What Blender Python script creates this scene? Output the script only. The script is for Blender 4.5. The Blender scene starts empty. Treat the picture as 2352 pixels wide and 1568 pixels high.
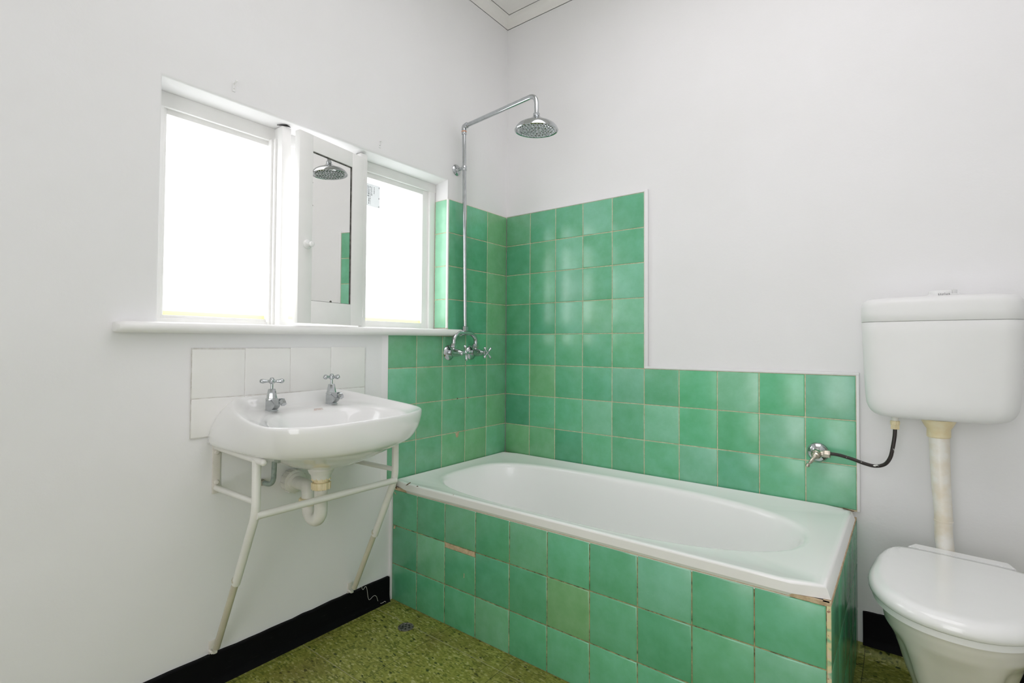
import bpy, bmesh, math, random
from mathutils import Vector, Matrix
random.seed(7)
S = bpy.context.scene
COL = S.collection
PI = math.pi

# ------------------------------------------------------------------ camera
cd = bpy.data.cameras.new('camera')
cam = bpy.data.objects.new('camera', cd); COL.objects.link(cam)
RX = Vector((0.7950914, 0.6064616, 0.0058301))
UP = Vector((0.0087567, -0.0210910, 0.9997392))
FW = Vector((-0.6064264, 0.7948330, 0.0220799))
cam.matrix_world = Matrix(((RX.x, UP.x, -FW.x, 1.6729167), (RX.y, UP.y, -FW.y, -2.0929481),
                           (RX.z, UP.z, -FW.z, 1.0320689), (0, 0, 0, 1)))
cd.sensor_fit = 'HORIZONTAL'; cd.sensor_width = 36.0; cd.lens = 17.9176
cd.shift_x = -0.0053132; cd.shift_y = -0.0066732
cd.clip_start = 0.02; cd.clip_end = 50
S.camera = cam

# ------------------------------------------------------------------ world, light, exposure
W = bpy.data.worlds.new('sky'); S.world = W; W.use_nodes = True
bg = W.node_tree.nodes['Background']
bg.inputs[0].default_value = (0.93, 0.97, 1.0, 1); bg.inputs[1].default_value = 1.5

def area(name, loc, rot, sx, sy, power, color):
    l = bpy.data.lights.new(name, 'AREA'); l.shape = 'RECTANGLE'; l.size = sx; l.size_y = sy
    l.energy = power; l.color = color
    o = bpy.data.objects.new(name, l); COL.objects.link(o); o.location = loc; o.rotation_euler = rot
    return o
# overcast daylight just beyond the frosted panes, pointing into the room (+x)
area('daylight', (-0.42, -0.99, 1.50), (0, -PI / 2, 0), 1.25, 1.60, 25, (0.97, 0.985, 1.0))
# unseen overhead fill, added to even out the room's brightness
area('added_overhead_fill', (1.30, -1.15, 2.72), (0, 0, 0), 1.4, 1.4, 13, (1.03, 0.985, 1.035))
# fill light added behind the camera, shining in through the opening (+y)
area('added_rear_fill', (1.50, -3.16, 1.02), (PI / 2, 0, 0), 1.0, 2.1, 17, (1.02, 0.985, 1.01))
S.view_settings.view_transform = 'Standard'; S.view_settings.look = 'None'
S.view_settings.exposure = -0.18; S.view_settings.gamma = 1.0; S.view_settings.use_curve_mapping = False
S.cycles.use_denoising = True
S.cycles.max_bounces = 12; S.cycles.diffuse_bounces = 8; S.cycles.glossy_bounces = 6
S.cycles.transparent_max_bounces = 12; S.cycles.sample_clamp_indirect = 6.0
S.cycles.caustics_reflective = False; S.cycles.caustics_refractive = False

# ------------------------------------------------------------------ materials
def new_mat(name):
    m = bpy.data.materials.new(name); m.use_nodes = True
    nt = m.node_tree; nt.nodes.clear()
    out = nt.nodes.new('ShaderNodeOutputMaterial')
    p = nt.nodes.new('ShaderNodeBsdfPrincipled'); nt.links.new(p.outputs[0], out.inputs[0])
    return m, nt, p, out
def N(nt, t, **kw):
    n = nt.nodes.new(t)
    for k, v in kw.items(): setattr(n, k, v)
    return n
def coords(nt, scale=(1, 1, 1), rot=(0, 0, 0)):
    tc = N(nt, 'ShaderNodeTexCoord'); mp = N(nt, 'ShaderNodeMapping')
    mp.inputs['Scale'].default_value = scale; mp.inputs['Rotation'].default_value = rot
    nt.links.new(tc.outputs['Object'], mp.inputs[0]); return mp.outputs[0]
def noise(nt, vec, scale, detail=4, rough=0.55):
    n = N(nt, 'ShaderNodeTexNoise'); n.inputs['Scale'].default_value = scale
    n.inputs['Detail'].default_value = detail; n.inputs['Roughness'].default_value = rough
    nt.links.new(vec, n.inputs['Vector']); return n
def ramp(nt, fac, stops, interp='LINEAR'):
    r = N(nt, 'ShaderNodeValToRGB'); cr = r.color_ramp; cr.interpolation = interp
    while len(cr.elements) > 1: cr.elements.remove(cr.elements[-1])
    cr.elements[0].position = stops[0][0]; cr.elements[0].color = (*stops[0][1], 1)
    for p, c in stops[1:]:
        e = cr.elements.new(p); e.color = (*c, 1)
    nt.links.new(fac, r.inputs[0]); return r.outputs[0]
def mixc(nt, fac, a, b, mode='MIX'):
    m = N(nt, 'ShaderNodeMix', data_type='RGBA', blend_type=mode)
    if isinstance(fac, float): m.inputs[0].default_value = fac
    else: nt.links.new(fac, m.inputs[0])
    for s, v in ((6, a), (7, b)):
        if isinstance(v, tuple): m.inputs[s].default_value = (*v, 1)
        else: nt.links.new(v, m.inputs[s])
    return m.outputs[2]
def bump(nt, p, h, strength, dist):
    b = N(nt, 'ShaderNodeBump'); b.inputs['Strength'].default_value = strength; b.inputs['Distance'].default_value = dist
    nt.links.new(h, b.inputs['Height']); nt.links.new(b.outputs[0], p.inputs['Normal'])
def math_(nt, op, a, b=None):
    m = N(nt, 'ShaderNodeMath', operation=op)
    for i, v in enumerate((a, b)):
        if v is None: continue
        if isinstance(v, (int, float)): m.inputs[i].default_value = v
        else: nt.links.new(v, m.inputs[i])
    return m.outputs[0]
def simple(name, col, rough=0.5, metal=0.0, var=0.0, vscale=20, bmp=0.0, bscale=60, coat=0.0, col2=None):
    m, nt, p, out = new_mat(name)
    v = coords(nt)
    n = noise(nt, v, vscale)
    c2 = col2 if col2 else tuple(c * (1 - var) for c in col)
    nt.links.new(ramp(nt, n.outputs[0], [(0.38, c2), (0.62, col)]), p.inputs['Base Color'])
    p.inputs['Roughness'].default_value = rough; p.inputs['Metallic'].default_value = metal
    p.inputs['Coat Weight'].default_value = coat; p.inputs['Coat Roughness'].default_value = 0.06
    if bmp: bump(nt, p, noise(nt, v, bscale, 3).outputs[0], bmp, 0.004)
    return m

def wall_mat():
    m, nt, p, out = new_mat('white_wall_paint')
    v = coords(nt)
    big = noise(nt, v, 1.7, 5)
    nt.links.new(ramp(nt, big.outputs[0], [(0.35, (0.785, 0.78, 0.785)), (0.65, (0.81, 0.805, 0.815))]), p.inputs['Base Color'])
    p.inputs['Roughness'].default_value = 0.55; p.inputs['Specular IOR Level'].default_value = 0.3
    a = noise(nt, v, 38, 6, 0.6); b = noise(nt, v, 5, 3)
    h = math_(nt, 'ADD', math_(nt, 'MULTIPLY', a.outputs[0], 0.5), math_(nt, 'MULTIPLY', b.outputs[0], 1.6))
    bump(nt, p, h, 0.22, 0.006)
    return m
def ceramic(name, col, rough=0.10, coat=0.4):
    m, nt, p, out = new_mat(name)
    v = coords(nt); n = noise(nt, v, 3, 3)
    nt.links.new(ramp(nt, n.outputs[0], [(0.3, tuple(c * 0.975 for c in col)), (0.7, col)]), p.inputs['Base Color'])
    p.inputs['Roughness'].default_value = rough; p.inputs['Coat Weight'].default_value = coat
    p.inputs['Coat Roughness'].default_value = 0.04
    return m
def glaze():
    m, nt, p, out = new_mat('green_tile_glaze')
    at = N(nt, 'ShaderNodeAttribute', attribute_name='glaze')
    v = coords(nt)
    n = noise(nt, v, 14, 5, 0.62)
    light = mixc(nt, 1.0, at.outputs['Color'], (1.16, 1.08, 1.16), 'MULTIPLY')
    dark = mixc(nt, 1.0, at.outputs['Color'], (0.84, 0.92, 0.84), 'MULTIPLY')
    f = ramp(nt, n.outputs[0], [(0.32, (0, 0, 0)), (0.68, (1, 1, 1))])
    nt.links.new(mixc(nt, f, dark, light), p.inputs['Base Color'])
    p.inputs['Roughness'].default_value = 0.27
    p.inputs['Specular IOR Level'].default_value = 0.85
    bump(nt, p, noise(nt, v, 9, 2).outputs[0], 0.10, 0.004)
    return m
def grout(name, a, b):
    m, nt, p, out = new_mat(name)
    n = noise(nt, coords(nt), 55, 5, 0.65)
    nt.links.new(ramp(nt, n.outputs[0], [(0.36, b), (0.6, a)]), p.inputs['Base Color'])
    p.inputs['Roughness'].default_value = 0.9
    return m
def floor_mat():
    m, nt, p, out = new_mat('green_flecked_vinyl')
    tc = N(nt, 'ShaderNodeTexCoord')
    def vor(scale, rot, rnd=1.0):
        mp = N(nt, 'ShaderNodeMapping'); mp.inputs['Scale'].default_value = scale; mp.inputs['Rotation'].default_value = (0, 0, rot)
        nt.links.new(tc.outputs['Object'], mp.inputs[0])
        w = noise(nt, mp.outputs[0], 1.3, 2)
        vv = N(nt, 'ShaderNodeVectorMath', operation='MULTIPLY_ADD')
        nt.links.new(w.outputs['Color'], vv.inputs[0]); vv.inputs[1].default_value = (0.9, 0.9, 0.9); nt.links.new(mp.outputs[0], vv.inputs[2])
        x = N(nt, 'ShaderNodeTexVoronoi'); x.inputs['Scale'].default_value = 1.0; x.inputs['Randomness'].default_value = rnd
        nt.links.new(vv.outputs[0], x.inputs['Vector']); return x
    v1 = vor((95, 230, 1), 0.5); v2 = vor((210, 85, 1), 0.2); v3 = vor((52, 105, 1), 0.75)
    sep = N(nt, 'ShaderNodeSeparateColor'); nt.links.new(v1.outputs['Color'], sep.inputs[0])
    c1 = ramp(nt, sep.outputs[0], [(0, (0.075, 0.10, 0.012)), (0.13, (0.18, 0.20, 0.03)), (0.45, (0.25, 0.265, 0.05)),
                                   (0.75, (0.36, 0.365, 0.10)), (0.93, (0.50, 0.48, 0.22))], 'CONSTANT')
    sep2 = N(nt, 'ShaderNodeSeparateColor'); nt.links.new(v2.outputs['Color'], sep2.inputs[0])
    c2 = ramp(nt, sep2.outputs[1], [(0, (0.08, 0.105, 0.012)), (0.14, (0.22, 0.235, 0.045)), (0.8, (0.30, 0.31, 0.07))], 'CONSTANT')
    c = mixc(nt, 0.32, c1, c2)
    sep3 = N(nt, 'ShaderNodeSeparateColor'); nt.links.new(v3.outputs['Color'], sep3.inputs[0])
    pale = math_(nt, 'MULTIPLY', math_(nt, 'GREATER_THAN', sep3.outputs[2], 0.965), math_(nt, 'LESS_THAN', v3.outputs['Distance'], 0.33))
    c = mixc(nt, pale, c, (0.52, 0.44, 0.30))
    dk = math_(nt, 'MULTIPLY', math_(nt, 'LESS_THAN', sep3.outputs[1], 0.10), math_(nt, 'LESS_THAN', v3.outputs['Distance'], 0.36))
    c = mixc(nt, dk, c, (0.03, 0.045, 0.006))
    st = noise(nt, coords(nt), 3.2, 5, 0.6)
    c = mixc(nt, ramp(nt, st.outputs[0], [(0.52, (0, 0, 0)), (0.74, (0.6, 0.6, 0.6))]), c, (0.13, 0.085, 0.022))
    # tile joints every 305 mm
    sx = N(nt, 'ShaderNodeSeparateXYZ'); nt.links.new(tc.outputs['Object'], sx.inputs[0])
    def line(o, off, w):
        f = math_(nt, 'FRACT', math_(nt, 'DIVIDE', math_(nt, 'ADD', o, off + 30.5), 0.305))
        d = math_(nt, 'ABSOLUTE', math_(nt, 'SUBTRACT', f, 0.5))
        return math_(nt, 'LESS_THAN', d, w / 0.305)
    c = mixc(nt, line(sx.outputs[0], -0.333 + 0.1525, 0.0008), c, (0.025, 0.03, 0.006))
    c = mixc(nt, line(sx.outputs[1], 1.1225 + 0.1525, 0.0010), c, (0.36, 0.33, 0.22))
    nt.links.new(c, p.inputs['Base Color'])
    p.inputs['Roughness'].default_value = 0.42; p.inputs['Specular IOR Level'].default_value = 0.35
    return m
def pane_mat(name, tint):
    m, nt, p, out = new_mat(name)
    nt.nodes.remove(p)
    tr = N(nt, 'ShaderNodeBsdfTransparent'); tr.inputs[0].default_value = (*tint, 1)
    tl = N(nt, 'ShaderNodeBsdfTranslucent'); tl.inputs[0].default_value = (*tint, 1)
    gl = N(nt, 'ShaderNodeBsdfGlossy'); gl.inputs['Roughness'].default_value = 0.15
    m1 = N(nt, 'ShaderNodeMixShader'); m1.inputs[0].default_value = 0.55
    nt.links.new(tr.outputs[0], m1.inputs[1]); nt.links.new(tl.outputs[0], m1.inputs[2])
    m2 = N(nt, 'ShaderNodeMixShader'); m2.inputs[0].default_value = 0.04
    nt.links.new(m1.outputs[0], m2.inputs[1]); nt.links.new(gl.outputs[0], m2.inputs[2])
    nt.links.new(m2.outputs[0], out.inputs[0])
    return m
def edge_mat():
    m, nt, p, out = new_mat('chipped_tile_edge')
    v = coords(nt, (1, 1, 1))
    n = noise(nt, v, 26, 2)
    n2 = noise(nt, v, 70, 3)
    c = ramp(nt, n.outputs[0], [(0.40, (0.20, 0.42, 0.24)), (0.47, (0.62, 0.58, 0.30)), (0.60, (0.66, 0.55, 0.38)), (0.66, (0.25, 0.45, 0.28))])
    c = mixc(nt, ramp(nt, n2.outputs[0], [(0.62, (0, 0, 0)), (0.66, (1, 1, 1))]), c, (0.35, 0.20, 0.13))
    nt.links.new(c, p.inputs['Base Color']); p.inputs['Roughness'].default_value = 0.6
    return m
def hose_mat():
    m, nt, p, out = new_mat('black_hose_with_paint_flecks')
    n = noise(nt, coords(nt), 85, 2)
    nt.links.new(ramp(nt, n.outputs[0], [(0.67, (0.022, 0.015, 0.013)), (0.71, (0.7, 0.7, 0.66))]), p.inputs['Base Color'])
    p.inputs['Roughness'].default_value = 0.35
    return m
def skirting_mat():
    m, nt, p, out = new_mat('black_skirting_paint')
    v = coords(nt, (1, 4, 30)); n = noise(nt, v, 4, 5, 0.7)
    nt.links.new(ramp(nt, n.outputs[0], [(0.62, (0.004, 0.004, 0.005)), (0.80, (0.035, 0.035, 0.035))]), p.inputs['Base Color'])
    p.inputs['Roughness'].default_value = 0.6; p.inputs['Specular IOR Level'].default_value = 0.08
    return m
M = dict(
    wall=wall_mat(),
    ceil=simple('ceiling_paint', (0.82, 0.805, 0.78), 0.7, var=0.03, vscale=2),
    trim=simple('white_gloss_paint', (0.83, 0.825, 0.815), 0.32, var=0.03, vscale=9, bmp=0.08, bscale=30),
    tile=glaze(),
    jamb=simple('pale_green_glaze', (0.30, 0.62, 0.42), 0.22, var=0.10, vscale=16),
    grout=grout('sandy_grout', (0.66, 0.60, 0.43), (0.50, 0.40, 0.26)),
    dirty=grout('brown_stained_grout', (0.42, 0.33, 0.17), (0.10, 0.07, 0.03)),
    mortar=grout('bare_mortar', (0.58, 0.46, 0.30), (0.42, 0.31, 0.19)),
    edge=edge_mat(),
    wtile=simple('painted_white_tile', (0.80, 0.795, 0.775), 0.30, var=0.02, vscale=12, bmp=0.05, bscale=18),
    wgrout=grout('grey_joint', (0.68, 0.67, 0.65), (0.52, 0.49, 0.45)),
    china=ceramic('white_vitreous_china', (0.83, 0.83, 0.825)),
    bath=ceramic('white_bath_enamel', (0.90, 0.895, 0.89), 0.20, 0.15),
    pan=ceramic('cream_white_china', (0.78, 0.76, 0.70), 0.16),
    plastic=simple('white_plastic', (0.79, 0.79, 0.788), 0.40, var=0.01, coat=0.0), lidplastic=simple('white_lid_plastic', (0.85, 0.85, 0.85), 0.14, var=0.01, coat=0.3),
    chrome=simple('chrome', (0.56, 0.585, 0.60), 0.08, 1.0, var=0.12, vscale=40),
    dchrome=simple('dull_nickel', (0.62, 0.57, 0.48), 0.24, 1.0, var=0.3, vscale=60),
    copper=simple('copper_washer', (0.75, 0.36, 0.22), 0.35, 0.8),
    gpipe=simple('verdigris_pipe', (0.34, 0.40, 0.365), 0.5, 0.1, vscale=60, col2=(0.22, 0.28, 0.255)),
    frame=simple('cream_enamelled_tube', (0.78, 0.77, 0.73), 0.28, var=0.05, vscale=12),
    bracket=simple('painted_over_bracket', (0.75, 0.71, 0.66), 0.5, var=0.08, vscale=30, bmp=0.15),
    lowleg=simple('yellowed_tube', (0.62, 0.585, 0.46), 0.32, vscale=9, col2=(0.54, 0.50, 0.40)),
    pvc=simple('white_pvc', (0.78, 0.765, 0.72), 0.34, var=0.06, vscale=25),
    ypvc=simple('yellowed_plastic', (0.78, 0.70, 0.49), 0.38, vscale=30, col2=(0.74, 0.62, 0.38)),
    flush=simple('stained_plastic_pipe', (0.78, 0.76, 0.71), 0.35, vscale=18, col2=(0.71, 0.64, 0.52)),
    mirror=simple('mirror_silver', (0.86, 0.86, 0.84), 0.015, 1.0, var=0.0),
    rot=simple('blackened_mirror_edge', (0.045, 0.043, 0.036), 0.6, vscale=50, col2=(0.16, 0.155, 0.14)),
    dark=simple('dark_gap', (0.015, 0.013, 0.012), 0.8),
    rust=simple('rust_stain', (0.20, 0.10, 0.05), 0.8, vscale=90, col2=(0.05, 0.03, 0.02)),
    hose=hose_mat(), skirt=skirting_mat(), floor=floor_mat(),
    pane=pane_mat('frosted_glass', (1.0, 1.0, 1.0)),
    ypane=pane_mat('yellow_tinted_glass', (0.97, 1.0, 0.52)),
    paper=pane_mat('thin_paper_label', (0.49, 0.50, 0.495)),
    ink=simple('grey_print', (0.10, 0.10, 0.105), 0.7),
    redink=simple('red_brown_print', (0.55, 0.33, 0.24), 0.6),
    thread=simple('pale_thread', (0.72, 0.70, 0.66), 0.8),
    drain=simple('corroded_drain_metal', (0.24, 0.22, 0.205), 0.5, 0.5, vscale=130, col2=(0.05, 0.045, 0.04)),
)

# ------------------------------------------------------------------ mesh builder
class MB:
    def __init__(self): self.v = []; self.f = []; self.mi = []; self.sm = []; self.col = []
    def add(self, vs, fs, mi=0, smooth=True, col=None):
        b = len(self.v); self.v += [Vector(p) for p in vs]
        for f in fs:
            self.f.append([b + i for i in f]); self.mi.append(mi); self.sm.append(smooth); self.col.append(col)
        return self
    def box(self, x0, x1, y0, y1, z0, z1, bev=0.0, mi=0, seg=2, col=None):
        bm = bmesh.new()
        bmesh.ops.create_cube(bm, size=1)
        for v in bm.verts:
            v.co = Vector(((x0 + x1) / 2 + v.co.x * (x1 - x0), (y0 + y1) / 2 + v.co.y * (y1 - y0), (z0 + z1) / 2 + v.co.z * (z1 - z0)))
        if bev > 0:
            bmesh.ops.bevel(bm, geom=bm.edges[:], offset=bev, segments=seg, affect='EDGES', profile=0.5)
        bm.verts.index_update()
        self.add([v.co.copy() for v in bm.verts], [[v.index for v in f.verts] for f in bm.faces], mi, bev > 0, col)
        bm.free(); return self
    def loft(self, rings, cap0=True, cap1=True, mi=0, smooth=True):
        n = len(rings[0]); vs = [p for r in rings for p in r]; fs = []
        for k in range(len(rings) - 1):
            for i in range(n):
                j = (i + 1) % n
                fs.append([k * n + i, k * n + j, (k + 1) * n + j, (k + 1) * n + i])
        if cap0: fs.append(list(range(n))[::-1])
        if cap1: fs.append([(len(rings) - 1) * n + i for i in range(n)])
        return self.add(vs, fs, mi, smooth)
    def tube(self, pts, r, seg=14, mi=0, cap=True):
        pts = [Vector(p) for p in pts]; n = len(pts)
        rs = list(r) if isinstance(r, (list, tuple)) else [r] * n
        t = [(pts[min(i + 1, n - 1)] - pts[max(i - 1, 0)]).normalized() for i in range(n)]
        a = Vector((0, 0, 1)) if abs(t[0].z) < 0.9 else Vector((1, 0, 0))
        u = t[0].cross(a).normalized(); rings = []
        for i in range(n):
            u = (u - t[i] * u.dot(t[i])).normalized(); w = t[i].cross(u)
            rings.append([pts[i] + (u * math.cos(2 * PI * k / seg) + w * math.sin(2 * PI * k / seg)) * rs[i] for k in range(seg)])
        return self.loft(rings, cap, cap, mi)
    def lathe(self, prof, origin=(0, 0, 0), axis=(0, 0, 1), seg=28, mi=0, cap=True, smooth=True):
        ax = Vector(axis).normalized(); a = Vector((0, 0, 1)) if abs(ax.z) < 0.9 else Vector((1, 0, 0))
        u = ax.cross(a).normalized(); w = ax.cross(u); o = Vector(origin)
        rings = [[o + ax * h + (u * math.cos(2 * PI * k / seg) + w * math.sin(2 * PI * k / seg)) * max(r, 1e-4) for k in range(seg)] for r, h in prof]
        return self.loft(rings, cap, cap, mi, smooth)
    def ball(self, c, r, seg=14, mi=0, sc=(1, 1, 1)):
        c = Vector(c); rings = []
        m = seg // 2
        for i in range(1, m):
            th = PI * i / m
            rings.append([c + Vector((r * math.sin(th) * math.cos(2 * PI * k / seg) * sc[0], r * math.sin(th) * math.sin(2 * PI * k / seg) * sc[1], -r * math.cos(th) * sc[2])) for k in range(seg)])
        return self.loft(rings, True, True, mi)
    def build(self, name, mats, parent=None, T=None, sharp=38, subsurf=0):
        if not isinstance(mats, (list, tuple)): mats = [mats]
        off = wloc(parent) if parent else Vector((0, 0, 0))
        vs = [(T @ p if T else p) - off for p in self.v]
        me = bpy.data.meshes.new(name); me.from_pydata(vs, [], self.f); 
        for m in mats: me.materials.append(m)
        me.polygons.foreach_set('material_index', self.mi)
        me.polygons.foreach_set('use_smooth', self.sm)
        if any(c is not None for c in self.col):
            at = me.attributes.new('glaze', 'FLOAT_COLOR', 'CORNER'); k = 0
            for p in me.polygons:
                c = self.col[p.index] or (0.5, 0.5, 0.5)
                for li in p.loop_indices: at.data[li].color = (*c, 1)
        bm = bmesh.new(); bm.from_mesh(me); bmesh.ops.recalc_face_normals(bm, faces=bm.faces[:]); bm.to_mesh(me); bm.free()
        if sharp and not subsurf: me.set_sharp_from_angle(angle=math.radians(sharp))
        me.update()
        o = bpy.data.objects.new(name, me); COL.objects.link(o)
        if parent: o.parent = parent
        if subsurf:
            sm = o.modifiers.new('smooth', 'SUBSURF'); sm.levels = subsurf; sm.render_levels = subsurf
        return o
def wloc(o):
    l = Vector((0, 0, 0))
    while o: l += o.location; o = o.parent
    return l
def thing(name, loc, label, cat, group=None):
    o = bpy.data.objects.new(name, None); COL.objects.link(o); o.location = loc; o.empty_display_size = 0.05
    return tag(o, label, cat, group)
def tag(o, label, cat, group=None):
    o['label'] = label; o['category'] = cat
    if group: o['group'] = group
    return o
def struct(o): o['kind'] = 'structure'; return o
def sempty(name, loc=(0, 0, 0)):
    o = bpy.data.objects.new(name, None); COL.objects.link(o); o.location = loc; o.empty_display_size = 0.05
    return struct(o)
def spline(pts, n=8):
    P = [Vector(p) for p in pts]; out = []
    for i in range(len(P) - 1):
        p0 = P[max(i - 1, 0)]; p1 = P[i]; p2 = P[i + 1]; p3 = P[min(i + 2, len(P) - 1)]
        for k in range(n):
            t = k / n
            out.append(0.5 * ((2 * p1) + (p2 - p0) * t + (2 * p0 - 5 * p1 + 4 * p2 - p3) * t * t + (3 * p1 - p0 - 3 * p2 + p3) * t ** 3))
    out.append(P[-1]); return out
def fillet_path(pts, r, n=7):
    """polyline with rounded corners"""
    P = [Vector(p) for p in pts]; out = [P[0]]
    for i in range(1, len(P) - 1):
        a = (P[i - 1] - P[i]); b = (P[i + 1] - P[i])
        rr = min(r, a.length * 0.49, b.length * 0.49)
        s = P[i] + a.normalized() * rr; e = P[i] + b.normalized() * rr
        for k in range(n + 1):
            t = k / n; out.append(s * (1 - t) ** 2 + P[i] * 2 * t * (1 - t) + e * t * t)
    out.append(P[-1]); return out
def frame_map(o, a, b, c):
    """matrix: local (u,v,w) -> o + a*u + b*v + c*w"""
    a, b, c, o = Vector(a), Vector(b), Vector(c), Vector(o)
    return Matrix(((a.x, b.x, c.x, o.x), (a.y, b.y, c.y, o.y), (a.z, b.z, c.z, o.z), (0, 0, 0, 1)))

XA = -0.010     # plaster face of the window wall (tile face is x = 0)
YB = 0.012      # plaster face of the bath wall (tile face is y = 0)
XR, YF, ZC = 2.16, -2.95, 2.765

# ------------------------------------------------------------------ room shell
WY0, WY1 = -1.565, -0.425          # window opening
def zsill(y): return 1.100 + 0.0110 * (y + 1.05)
def ring_(x, g, top):
    return [(x, WY0 - g, zsill(WY0) - 0.016), (x, WY1 + g, zsill(WY1) - 0.016), (x, WY1 + g, top + g), (x, WY0 - g, top + g)]
wm = MB()
outer = [(XA, YF, -0.02), (XA, 0.15, -0.02), (XA, 0.15, ZC + 0.1), (XA, YF, ZC + 0.1)]
outb = [(-0.26, p[1], p[2]) for p in outer]
wm.loft([outb, outer, ring_(XA, 0.007, 1.803), ring_(XA - 0.003, 0.002, 1.801), ring_(XA - 0.009, 0.0, 1.799), ring_(-0.145, 0.0, 1.785), ring_(-0.26, 0, 1.785), outb], False, False, smooth=False)
wall_left = struct(wm.build('wall_left', M['wall']))
wall_back = struct(MB().box(XA - 0.25, XR + 0.15, YB, YB + 0.15, -0.02, ZC + 0.1).build('wall_back', M['wall']))
wall_right = struct(MB().box(XR, XR + 0.15, YF - 0.15, YB + 0.15, -0.02, ZC + 0.1).build('wall_right', M['wall']))
wf = MB()      # the wall behind the camera, with an opening added for the fill light
wf.box(XA - 0.25, 1.05, YF - 0.12, YF, -0.02, ZC + 0.1); wf.box(1.95, XR + 0.15, YF - 0.12, YF, -0.02, ZC + 0.1); wf.box(1.05, 1.95, YF - 0.12, YF, 2.05, ZC + 0.1)
wall_front = struct(wf.build('wall_front', M['wall']))
floor = struct(MB().box(XA - 0.02, XR, YF, YB, -0.06, 0.0).build('floor', M['floor']))
# vinyl coved a little way up the bath wall behind the toilet
MB().add([(1.53, -0.03, 0.0005), (XR, -0.03, 0.0005), (XR, -0.012, 0.006), (1.53, -0.012, 0.006), (1.53, YB - 0.002, 0.036), (XR, YB - 0.002, 0.036), (1.53, YB - 0.002, 0.0005), (XR, YB - 0.002, 0.0005)],
         [[0, 1, 2, 3], [3, 2, 5, 4], [4, 5, 7, 6], [6, 7, 1, 0], [0, 3, 4, 6], [1, 7, 5, 2]]).build('floor_cove', M['floor'], floor)
ceiling = struct(MB().box(XA - 0.25, XR + 0.15, YF - 0.15, YB + 0.15, ZC, ZC + 0.12).build('ceiling', M['ceil']))
def cornice(name, a, b, inward):
    """small scotia cornice, section swept from a to b"""
    a, b, inw = Vector(a), Vector(b), Vector(inward); sec = []
    for k in range(7):
        t = k / 6 * PI / 2
        sec.append((0.042 * (1 - math.cos(t)), -0.042 * (1 - math.sin(t))))
    sec = [(0.0, 0.0)] + [(0.0, -0.045)] + sec + [(0.045, 0.0)]
    m = MB(); m.loft([[p + inw * s[0] + Vector((0, 0, s[1])) for s in sec] for p in (a, b)])
    return struct(m.build(name, M['ceil']))
cornice('trim_1', (XA, YF, ZC), (XA, YB, ZC), (1, 0, 0))
cornice('trim_2', (XA, YB, ZC), (XR, YB, ZC), (0, -1, 0))

# skirtings with a hand-cut paint line
def skirting(name, p0, p1, inw, z0, z1, t):
    p0, p1, inw = Vector(p0), Vector(p1), Vector(inw); n = 60; m = MB(); rings = []
    for i in range(n + 1):
        p = p0.lerp(p1, i / n); zt = z1 + random.uniform(-1, 1) * 0.0016 + 0.0022 * math.sin(i * 0.37)
        rings.append([p + Vector((0, 0, z0)), p + inw * (t + 0.009) + Vector((0, 0, z0)), p + inw * (t + 0.003) + Vector((0, 0, z0 + 0.012)), p + inw * t + Vector((0, 0, z0 + 0.026)),
                      p + inw * t + Vector((0, 0, zt - 0.003)), p + inw * (t - 0.003) + Vector((0, 0, zt)), p + Vector((0, 0, zt))])
    m.loft(rings, True, True, smooth=False); return struct(m.build(name, M['skirt']))
skirting('baseboard_left', (XA, YF, 0), (XA, -0.748, 0), (1, 0, 0), 0.0, 0.096, 0.013)
skirting('baseboard_back', (1.548, YB, 0), (XR, YB, 0), (0, -1, 0), 0.034, 0.142, 0.008)

# ------------------------------------------------------------------ tile work
G = dict(m=(0.135, 0.450, 0.255), l=(0.190, 0.500, 0.320), d=(0.100, 0.385, 0.210), s=(0.115, 0.460, 0.235),
         y=(0.170, 0.430, 0.215), q=(0.155, 0.430, 0.245), k=(0.085, 0.330, 0.185))
def shade(c, j=0.06):
    k = 1 + random.uniform(-j, j); h = random.uniform(-j, j) * 0.6
    return (c[0] * k * (1 + h), c[1] * k, c[2] * k * (1 - h))
def tile_(m, u0, u1, v0, v1, col, gap=0.0016, h=0.0, dish=0.0022):
    """one cushioned tile in local coords (u, v, out); face plane at w = h"""
    u0 += gap; u1 -= gap; v0 += gap; v1 -= gap; e = 0.0035
    a = [(u0, v0, h - 0.008), (u1, v0, h - 0.008), (u1, v1, h - 0.008), (u0, v1, h - 0.008)]
    b = [(p[0], p[1], h - dish) for p in a]
    c = [(u0 + e * .4, v0 + e * .4, h - dish * .35), (u1 - e * .4, v0 + e * .4, h - dish * .35), (u1 - e * .4, v1 - e * .4, h - dish * .35), (u0 + e * .4, v1 - e * .4, h - dish * .35)]
    d = [(u0 + e, v0 + e, h), (u1 - e, v0 + e, h), (u1 - e, v1 - e, h), (u0 + e, v1 - e, h)]
    vs = a + b + c + d; fs = []
    for k in range(3):
        for i in range(4):
            j = (i + 1) % 4; fs.append([k * 4 + i, k * 4 + j, k * 4 + 4 + j, k * 4 + 4 + i])
    fs.append([12, 13, 14, 15])
    m.add(vs, fs, 0, True, col)
def backing(m, u0, u1, v0, v1, h=-0.0024, mi=1):
    m.box(u0, u1, v0, v1, h - 0.007, h, 0, mi)
TP = 0.1544; TOP = 1.7086; CA = 0.1529
def row(r): return TOP - TP * r
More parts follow.
